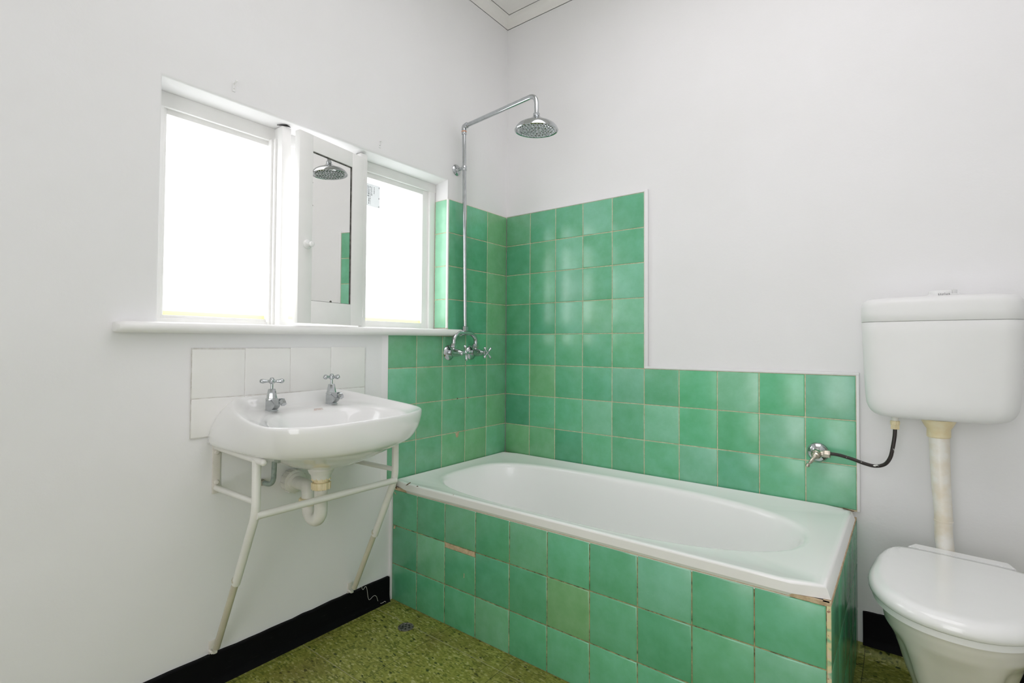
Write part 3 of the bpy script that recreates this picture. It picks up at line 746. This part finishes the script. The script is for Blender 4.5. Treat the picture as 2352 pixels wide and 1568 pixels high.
# waste trap
wtp = thing('waste_trap', (0.16, -1.18, 0.467), 'white plastic waste trap with yellowed nuts under the basin', 'pipe')
MB().lathe([(.036, .650), (.040, .640), (.037, .632), (.031, .624), (.029, .612)], (0.2, -1.18, 0), (0, 0, 1), 28).build('waste_flange', M['pvc'], wtp)
def nut(m, c, ax, r, h, n=12):
    m.lathe([(r * .86, 0), (r, h * .08), (r, h * .92), (r * .88, h)], c, ax, 36)
    ax = Vector(ax).normalized(); a = Vector((0, 0, 1)) if abs(ax.z) < .9 else Vector((1, 0, 0)); u = ax.cross(a).normalized(); w2 = ax.cross(u); c = Vector(c)
    for k in range(n):
        t = 2 * PI * k / n; d = u * math.cos(t) + w2 * math.sin(t); s = ax.cross(d)
        q = []
        for hh in (h * .06, h * .94):
            q += [c + ax * hh + d * (r * .98) + s * .0022, c + ax * hh + d * (r * 1.07) + s * .0014, c + ax * hh + d * (r * 1.07) - s * .0014, c + ax * hh + d * (r * .98) - s * .0022]
        m.add(q, [[0, 1, 2, 3], [7, 6, 5, 4], [0, 4, 5, 1], [1, 5, 6, 2], [2, 6, 7, 3], [3, 7, 4, 0]], 0, False)
m = MB(); nut(m, (0.2, -1.18, 0.606), (0, 0, 1), .0275, .015); m.build('coupling_nut', M['ypvc'], wtp)
m = MB(); nut(m, (0.2, -1.18, 0.577), (0, 0, 1), .0275, .024); m.lathe([(.022, .60), (.022, .607)], (0.2, -1.18, 0), (0, 0, 1), 20); m.build('coupling_nut', M['ypvc'], wtp)
U = [(0.2, -1.18, 0.60), (0.2, -1.18, 0.53)]
U += [(0.16 + 0.04 * math.cos(t), -1.18 + 0.004 * (t / PI), 0.513 - 0.04 * math.sin(t)) for t in [PI * k / 12 for k in range(13)]]
U += [(0.12, -1.176, 0.53)]
U += fillet_path([(0.12, -1.176, 0.54), (0.115, -1.174, 0.572), (0.03, -1.166, 0.568)], 0.035, 8)
MB().tube(U, 0.0205, 18).build('trap_pipe', M['pvc'], wtp)
m = MB(); nut(m, (0.12, -1.176, 0.512), (0, 0, 1), .0265, .024); m.build('coupling_nut', M['ypvc'], wtp)
m = MB(); nut(m, (XA, -1.164, 0.568), (1, -.02, 0), .038, .034); m.lathe([(.030, .032), (.030, .040), (.022, .044)], (XA, -1.164, 0.568), (1, -.02, 0), 24); m.build('wall_nut', M['pvc'], wtp)

sp = thing('supply_pipe', (0.03, -1.265, 0.583), 'thin grey-green supply pipe from wall to basin underside', 'pipe')
MB().tube(fillet_path([(0.0, -1.268, 0.583), (0.062, -1.262, 0.583), (0.066, -1.258, 0.765)], .03), 0.0078, 12).build('pipe', M['gpipe'], sp)
m = MB(); m.lathe([(.011, 0), (.011, .012), (.009, .013), (.009, .022), (.0075, .024)], (XA, -1.268, 0.583), (1, 0, 0), 6, smooth=False); m.build('pipe_nut', M['dchrome'], sp)

# ------------------------------------------------------------------ shower
sh = thing('shower_fixture', (0.03, -0.346, 1.0), 'chrome exposed shower with riser pipe and round head over bathtub', 'shower')
ZT = 0.999
for yy, nm, rot in ((-0.420, 'left', 0.15), (-0.271, 'right', 0.75)):
    b = MB(); o_ = Vector((0, yy, ZT))
    b.lathe([(.0135, 0.004), (.0145, .020), (.0165, .024), (.0165, .030), (.0178, .034), (.0178, .046), (.0155, .064), (.0125, .080), (.0095, .086), (.0095, .091), (.0055, .094), (.0055, .104)], o_, (1, 0, 0), 24)
    b.lathe([(.0095, .008), (.0095, .024)], o_ + Vector((.031, 0, 0)), (0, 0, 1), 16)
    body = b.build('valve_body', M['chrome'], sh)
    MB().lathe([(.0345, 0.0), (.0345, .002), (.031, .006), (.020, .011), (.013, .0125), (.012, .013)], o_, (1, 0, 0), 32).build('wall_flange', M['chrome'], body)
    MB().lathe([(.0140, .022), (.0152, .024), (.0152, .041), (.0130, .043)], o_ + Vector((.031, 0, 0)), (0, 0, 1), 6, smooth=False).build('union_nut', M['chrome'], body)
    h = MB(); hc = o_ + Vector((.107, 0, 0))
    h.lathe([(.004, -.008), (.007, -.005), (.008, 0), (.007, .005), (.0055, .007), (.0055, .010), (.001, .0105)], hc, (1, 0, 0), 16)
    for k in range(4):
        a = rot + PI / 2 * k; d = Vector((0, math.cos(a), math.sin(a)))
        h.lathe([(.0052, .004), (.0044, .012), (.0058, .020), (.0076, .026), (.0072, .031), (.0040, .0350), (.0005, .036)], hc, d, 12)
    h.build('cross_handle', M['chrome'], body)
arch = [(.031, -.420, ZT + .036), (.031, -.420, ZT + .050)]
arch += [(.031, -.420 + .052 * (1 - math.cos(t)), ZT + .052 + .040 * math.sin(t)) for t in [PI / 2 * k / 10 for k in range(1, 11)]]
arch += [(.031, -.271 - .052 * (1 - math.cos(t)), ZT + .052 + .040 * math.sin(t)) for t in [PI / 2 * k / 10 for k in range(10, 0, -1)]]
arch += [(.031, -.271, ZT + .050), (.031, -.271, ZT + .036)]
MB().tube(arch, .0104, 18).build('arch_pipe', M['chrome'], sh)
MB().lathe([(.003, -.004), (.010, .008), (.0115, .010), (.0145, .013), (.0145, .032), (.0120, .034)], (.031, -.3455, ZT + .090), (0, 0, 1), 6, smooth=False).build('union_nut', M['chrome'], sh)
RT = Vector((.0424, -.375, 2.036))
MB().tube([(.031, -.3455, ZT + .115), RT], .0092, 18).build('riser_pipe', M['chrome'], sh)
el = MB(); el.lathe([(.0105, -.022), (.0118, -.020), (.0118, -.010), (.0105, -.008), (.0112, .004)], RT, (0, 0, 1), 18)
el.tube(fillet_path([RT + Vector((0, 0, .0)), RT + Vector((0, 0, .016)), RT + Vector((.022, -.003, .0170))], .014), .0118, 18)
el.lathe([(.0125, .014), (.0130, .016), (.0130, .024), (.0115, .026)], RT + Vector((0, 0, .0165)), (1, -.148, 0.0), 18)
el = el.build('elbow', M['chrome'], sh)
MB().lathe([(.0122, -.010), (.0125, -.009), (.0125, -.007), (.0122, -.006)], RT, (0, 0, 1), 18).build('washer', M['copper'], el)['label'] = 'copper coloured washer'
HC = Vector((.5039, -.4437, 1.9536))
arm = fillet_path([RT + Vector((.015, -.002, .0165)), (.5039, -.4437, 2.0400), HC], .055, 10)
MB().tube(arm, .0096, 18).build('shower_arm', M['chrome'], sh)
TH = Matrix.Translation(HC) @ Matrix.Rotation(math.radians(4.5), 4, Vector((RX.x, RX.y, 0))) @ Matrix.Translation(-HC)
hd = MB(); hd.lathe([(.0105, .010), (.0135, .008), (.0135, .002), (.0125, -.001), (.0170, -.006), (.030, -.016), (.046, -.023), (.062, -.029), (.075, -.037), (.0835, -.047), (.0870, -.055), (.0880, -.058), (.0862, -.0605), (.0815, -.0590)], HC, (0, 0, 1), 48, cap=False)
head = hd.build('shower_head', M['chrome'], sh, TH)
hp = MB(); hp.lathe([(.0820, -.0570), (.0805, -.0585), (.040, -.0590), (.0005, -.0590)], HC, (0, 0, 1), 48)
for rr, n in ((.012, 5), (.026, 11), (.040, 17), (.054, 23), (.068, 29)):
    for k in range(n):
        a = 2 * PI * k / n + rr * 90; hp.lathe([(.0042, -.0585), (.0040, -.0610), (.0026, -.0640), (.0004, -.0648)], HC + Vector((rr * math.cos(a), rr * math.sin(a), 0)), (0, 0, 1), 8)
hp.build('nozzle_plate', M['chrome'], head, TH)
rp = Vector((.031, -.3455, ZT + .115)).lerp(RT, (1.860 - 1.114) / (2.036 - 1.114))
br = MB(); br.lathe([(.0005, .0), (.026, .0), (.026, .002), (.022, .006), (.010, .009), (.008, .012), (.0065, .020), (.0085, .026), (.0065, .030)], (XA, rp.y - .001, 1.860), (1, 0, 0), 26)
br.tube([(XA + .02, rp.y - .001, 1.860), rp], .0062, 12); br.lathe([(.0105, -.011), (.0116, -.009), (.0116, .009), (.0105, .011)], rp, (0, 0, 1), 18)
br.build('wall_bracket', M['chrome'], sh)

# ------------------------------------------------------------------ stop tap, hose, cistern, flush pipe
vt = thing('stop_tap', (1.420, -0.02, 0.660), 'small tarnished chrome stop tap on green tiles beside the cistern', 'valve')
c0 = Vector((1.4205, 0, 0.6615))
MB().lathe([(.0005, 0), (.0345, 0), (.0345, .002), (.032, .006), (.024, .012), (.014, .016), (.012, .017)], c0, (0, -1, 0), 36).build('wall_flange', M['chrome'], vt)
b = MB(); b.lathe([(.012, .010), (.012, .020), (.0155, .022), (.0165, .030), (.0165, .046), (.0145, .050), (.0145, .055), (.0115, .058), (.0105, .068), (.004, .070)], c0, (0, -1, 0), 24)
b.tube([c0 + Vector((0, -.036, 0)), c0 + Vector((.030, -.036, .004))], .0115, 16)
b.build('valve_body', M['dchrome'], vt)
MB().lathe([(.0125, 0), (.0135, .002), (.0135, .020), (.0120, .022)], c0 + Vector((.020, -.036, .004)), (1, 0, .02), 6, smooth=False).build('compression_nut', M['dchrome'], vt)['label'] = 'dull grey hexagonal nut'
h0 = c0 + Vector((-.001, -.066, -.003)); hd_ = Vector((-.42, -.62, -.66)).normalized()
hm = MB(); hm.ball(h0, .0095, 14); hm.lathe([(.0085, .002), (.0075, .008), (.0052, .012), (.0068, .024), (.0062, .029), (.0042, .032), (.0040, .036), (.0068, .041), (.0068, .046), (.004, .050), (.0005, .051)], h0, hd_, 16)
hm.build('lever_handle', M['dchrome'], vt)
hs = [(1.445, -0.036, 0.6655), (1.4588, -0.037, 0.6672), (1.4848, -0.04, 0.6671), (1.5228, -0.05, 0.6613), (1.5595, -0.06, 0.6524), (1.5892, -0.07, 0.6501), (1.6148, -0.08, 0.6612), (1.6297, -0.088, 0.6867), (1.6367, -0.09, 0.7221), (1.6414, -0.09, 0.7568), (1.6427, -0.09, 0.7850)]
hose = MB().tube(spline(hs, 6), 0.0056, 14).build('inlet_hose', M['hose']); tag(hose, 'black curved water hose with white paint flecks below the cistern', 'hose')

cis = thing('cistern', (1.748, -0.09, 0.82), 'white plastic toilet cistern on the wall right of green tiles', 'cistern')
CX = 1.7465
def cring(hw, d0, d1, z, rc=.05, bow=.006):
    """plan outline: flat back at y=d0, bowed front at y=d1 with round corners"""
    P = []; n = 10
    P.append((CX + hw * .96, d0, z)); 
    for k in range(n + 1):
        t = PI / 2 * k / n; P.append((CX + hw - rc + rc * math.cos(t), d1 + rc - rc * math.sin(t), z))
    for k in range(1, 8):
        s = 1 - 2 * k / 8; P.append((CX + (hw - rc) * s, d1 - bow * (1 - s * s), z))
    for k in range(n + 1):
        t = PI / 2 + PI / 2 * k / n; P.append((CX - hw + rc + rc * math.cos(t), d1 + rc - rc * math.sin(t), z))
    P.append((CX - hw * .96, d0, z)); P.append((CX, d0, z))
    return P
D0 = YB - .004
body = [(.110, -.110, .8175), (.132, -.136, .8185), (.146, -.148, .8215), (.157, -.156, .827), (.165, -.161, .835), (.171, -.164, .845), (.1755, -.1665, .858), (.178, -.168, .875), (.1795, -.169, .90), (.182, -.171, .95), (.1845, -.173, 1.02), (.186, -.175, 1.08), (.187, -.176, 1.1105), (.1855, -.1745, 1.1125)]
cb = MB(); cb.loft([cring(hw, D0, d, z) for hw, d, z in body]); cb.build('cistern_body', M['plastic'], cis, sharp=60)
lid = [(.1868, -.1758, 1.1132), (.1878, -.1768, 1.1145), (.1880, -.177, 1.140), (.1875, -.1765, 1.158), (.1855, -.1745, 1.169), (.181, -.171, 1.177), (.172, -.163, 1.1835), (.155, -.148, 1.1875), (.12, -.12, 1.189)]
cl = MB(); cl.loft([cring(hw, D0, d, z, .05 if hw > .13 else .045) for hw, d, z in lid]); cl.build('cistern_lid', M['plastic'], cis, sharp=60)
bx, by = 1.7615, -0.100
bu = MB(); bu.lathe([(.044, 1.186), (.0425, 1.1915), (.036, 1.1945)], (bx, by, 0), (0, 0, 1), 36)
bu = bu.build('flush_button', M['plastic'], cis)
def half(a0, a1, r, z0, z1):
    k = 14; lo = [(bx, by, z0)] + [(bx + r * math.cos(a0 + (a1 - a0) * i / k), by + r * math.sin(a0 + (a1 - a0) * i / k), z0) for i in range(k + 1)]
    m_ = MB(); m_.loft([lo, [(p[0], p[1], z1 - .0015) for p in lo], [(bx + (p[0] - bx) * .95, by + (p[1] - by) * .95, z1) for p in lo]]); return m_
half(PI * .36, PI * 1.70, .0335, 1.193, 1.2045).build('button_half', M['plastic'], bu)
half(PI * 1.72, PI * 2.34, .0335, 1.193, 1.2075).build('button_half', M['plastic'], bu)
# printed word on the button collar
fc = bpy.data.curves.new('lettering', 'FONT'); fc.body = 'stylus'; fc.size = 0.0105; fc.extrude = 0.0002; fc.align_x = 'CENTER'; fc.space_character = 1.15
to = bpy.data.objects.new('lettering_curve', fc)
me = bpy.data.meshes.new_from_object(to); bpy.data.objects.remove(to)
tm = Matrix.Translation(Vector((bx + .001, by - .0440, 1.1895))) @ Matrix.Rotation(math.radians(72), 4, 'X')
me.transform(tm); me.transform(Matrix.Translation(-wloc(bu)))
me.materials.append(M['ink']); lo = bpy.data.objects.new('lettering', me); COL.objects.link(lo); lo.parent = bu
# inlet nut
n_ = MB(); n_.lathe([(.0095, .800), (.0095, .822)], (1.6427, -.09, 0), (0, 0, 1), 20); n_.build('inlet_stub', M['pvc'], cis)
n_ = MB(); n_.lathe([(.0118, .7775), (.0128, .7785), (.0128, .7915), (.0118, .7925)], (1.6427, -.09, 0), (0, 0, 1), 6, smooth=False); nut(n_, (1.6427, -.09, .7915), (0, 0, 1), .0118, .0125, 8)
n_.build('inlet_nut', M['ypvc'], cis)['label'] = 'yellowed plastic nut under the tank'

fl = thing('flush_pipe', (1.752, -0.09, 0.45), 'cream stained flush pipe running down from the cistern to the toilet', 'pipe')
m = MB(); m.lathe([(.0415, .8165), (.0415, .812), (.034, .797), (.029, .789), (.0290, .766), (.0265, .763)], (1.7485, -.09, 0), (0, 0, 1), 30); 
m.build('flush_nut', M['ypvc'], fl)
pp = spline([(1.7490, -.09, .795), (1.7500, -.092, .72), (1.7525, -.096, .62), (1.7565, -.098, .54), (1.7570, -.096, .47), (1.7640, -.10, .40), (1.772, -.115, .345)], 8)
MB().tube(pp, [0.0262 - 0.0042 * min(1, k / 24) for k in range(len(pp))], 22).build('pipe', M['flush'], fl)
MB().lathe([(.0222, 0), (.0236, .001), (.0236, .004), (.0222, .005)], (1.7570, -.0965, .515), (0.0, .02, 1), 24).build('joint_ring', M['flush'], fl)

# ------------------------------------------------------------------ toilet
TO = Matrix.Translation(Vector((1.787, -0.166, 0))) @ Matrix.Rotation(math.radians(-5.5), 4, 'Z')
toi = thing('toilet', (1.765, -0.40, 0.0), 'white toilet with closed lid beside the bathtub end', 'toilet')
def lidring(scale, z, inset=0.0):
    """plan outline in local coords: u across, forward = -y; hinge at back"""
    P = []; n = 56
    for i in range(n):
        t = 2 * PI * i / n
        s, c = math.sin(t), math.cos(t)
        # front half long ellipse, back half shorter and squarer
        if c >= 0: u = 0.181 * math.copysign(abs(s) ** 0.92, s); d = 0.210 + 0.243 * c ** 0.94
        else: u = 0.181 * math.copysign(abs(s) ** 0.44, s); d = 0.210 - 0.208 * (-c) ** 0.46
        u0, d0 = 0.0, 0.235
        k = scale; ln = math.hypot(u - u0, d - d0); kk = (ln - inset * max(0.12, min(1.0, (d - 0.012) / 0.07))) / ln
        P.append((u0 + (u - u0) * k * kk, -(d0 + (d - d0) * k * kk), z))
    return P
tl_ = MB()
tl_.loft([lidring(1, .4030, .030), lidring(1, .4030, .004), lidring(1, .4060, .001), lidring(1, .4140, 0), lidring(1, .4220, .002), lidring(1, .4290, .007), lidring(1, .4345, .015), lidring(1, .4380, .028), lidring(1, .4393, .045), lidring(1, .4395, .15)])
ld = tl_.build('lid', M['lidplastic'], toi, TO, sharp=70)
hb = MB()
hb.loft([[(-.101, .043, z), (.101, .043, z), (.116, .003, z), (-.116, .003, z)] for z in (.404, .4380)], smooth=False)
hb.build('hinge_bar', M['lidplastic'], toi, TO)
for u in (-.110, -.088, .088, .110): MB().tube([(u - .0015, .0025, .4372), (u + .0015, .0025, .4372)], .0022, 10).build('hinge', M['lidplastic'], toi, TO)
st_ = MB(); st_.loft([lidring(.985, .384, .012), lidring(.985, .386, .006), lidring(.985, .400, .006), lidring(.985, .402, .012)]); st_.build('seat', M['lidplastic'], toi, TO, sharp=60)
# pan: lofted bowl with pressed side panels, narrowing to a foot
pn = MB(); rings = []; n = 72
prof = [(.386, .146, .410, .02), (.378, .151, .418, .012), (.360, .150, .416, .012), (.335, .146, .408, .014), (.30, .138, .394, .018), (.26, .126, .372, .03), (.22, .115, .352, .045), (.18, .100, .330, .06), (.13, .090, .318, .07), (.07, .089, .318, .07), (.02, .096, .328, .062), (.0, .099, .331, .06)]
for z, hw, front, back in prof:
    ring = []
    for i in range(n):
        t = 2 * PI * i / n; s, c = math.sin(t), math.cos(t)
        mid = (front + back) / 2 + 0.02; 
        u = hw * math.copysign(abs(s) ** .92, s)
        d = mid + (front - mid) * c if c >= 0 else mid + (mid - back) * math.copysign(abs(c) ** .8, c)
        # pressed panel line on the side
        a = abs(((t + PI) % (2 * PI)) - PI)        # 0 front .. pi back
        k = max(0, min(1, (a - 0.62) / 0.16)) * max(0, min(1, (2.6 - a) / 0.2)) * max(0, min(1, (.350 - 0.02 * (2.2 - a) - z) / .022))
        kf = max(0, min(1, (0.40 - a) / 0.14)) * max(0, min(1, (.325 - z) / .022))
        sh_ = 1 - 0.075 * max(k, kf * .7)
        ring.append((u * sh_, -(0.235 + (d - 0.235) * sh_), z))
    rings.append(ring)
# resample in z for smooth panels
fine = []
for k in range(len(rings) - 1):
    m_ = 4
    for j in range(m_):
        t = j / m_; fine.append([tuple(a[q] * (1 - t) + b[q] * t for q in range(3)) for a, b in zip(rings[k], rings[k + 1])])
fine.append(rings[-1])
pn.loft(fine); pn.build('pan', M['pan'], toi, TO, sharp=80)
tr = MB(); tr.tube(spline([(0, -.05, .25), (0, .02, .25), (0, .09, .20), (0, .12, .12), (0, .13, .03)], 6), .048, 20); tr.build('outlet_bend', M['pan'], toi, TO)
sk = MB(); sk.lathe([(.030, 0), (.034, .004), (.034, .03), (.028, .034)], (0, .010, .335), (0.0, -1, -.1), 24); sk.build('flush_collar', M['pan'], toi, TO)

# ------------------------------------------------------------------ floor bits
dr = thing('floor_drain', (0.206, -0.8345, 0.0), 'round corroded metal drain grate in the green floor near the bath', 'drain')
d = MB(); d.lathe([(.0285, 0.0002), (.0285, .0018), (.0265, .0024), (.0235, .0018), (.0225, .0008)], (.206, -.8345, 0), (0, 0, 1), 36, cap=False); d.build('drain_rim', M['drain'], dr)
g = MB(); g.lathe([(.0228, .0004), (.0222, .0014), (.004, .0015), (.0005, .0015)], (.206, -.8345, 0), (0, 0, 1), 36); g = g.build('drain_grate', M['drain'], dr)
hl = MB()
for k in range(6):
    a = k * PI / 3 + .3; hl.lathe([(.0034, .0012), (.0034, .0018)], (.206 + .0135 * math.cos(a), -.8345 + .0135 * math.sin(a), 0), (0, 0, 1), 10)
hl.lathe([(.003, .0012), (.003, .0018)], (.206, -.8345, 0), (0, 0, 1), 10); hl.build('drain_hole', M['dark'], g)
th = [(0.0055, y, z) for x, y, z in [(0.004, -0.8816, 0.1068), (0.004, -0.8805, 0.0988), (0.004, -0.8754, 0.0931), (0.004, -0.8704, 0.0967), (0.004, -0.8643, 0.1009), (0.004, -0.8591, 0.0925), (0.004, -0.8558, 0.076), (0.004, -0.8524, 0.056), (0.004, -0.8482, 0.0444), (0.004, -0.8409, 0.0439), (0.004, -0.8306, 0.0493), (0.004, -0.8201, 0.0496), (0.004, -0.8116, 0.0403), (0.004, -0.8067, 0.0245), (0.004, -0.8052, 0.0236)]]
tag(MB().tube(spline(th, 5), 0.0006, 6).build('loose_thread', M['thread']), 'long pale wavy thread stuck to the black skirting near the bath', 'thread')
th2 = [(0.012, -0.7983, 0.0125), (0.012, -0.7896, 0.0105), (0.0125, -0.7778, 0.0125), (0.0135, -0.7734, 0.0085)]
tag(MB().tube(spline(th2, 5), 0.0007, 6).build('loose_thread', M['thread']), 'short pale thread low on the black skirting beside the bath panel', 'thread')
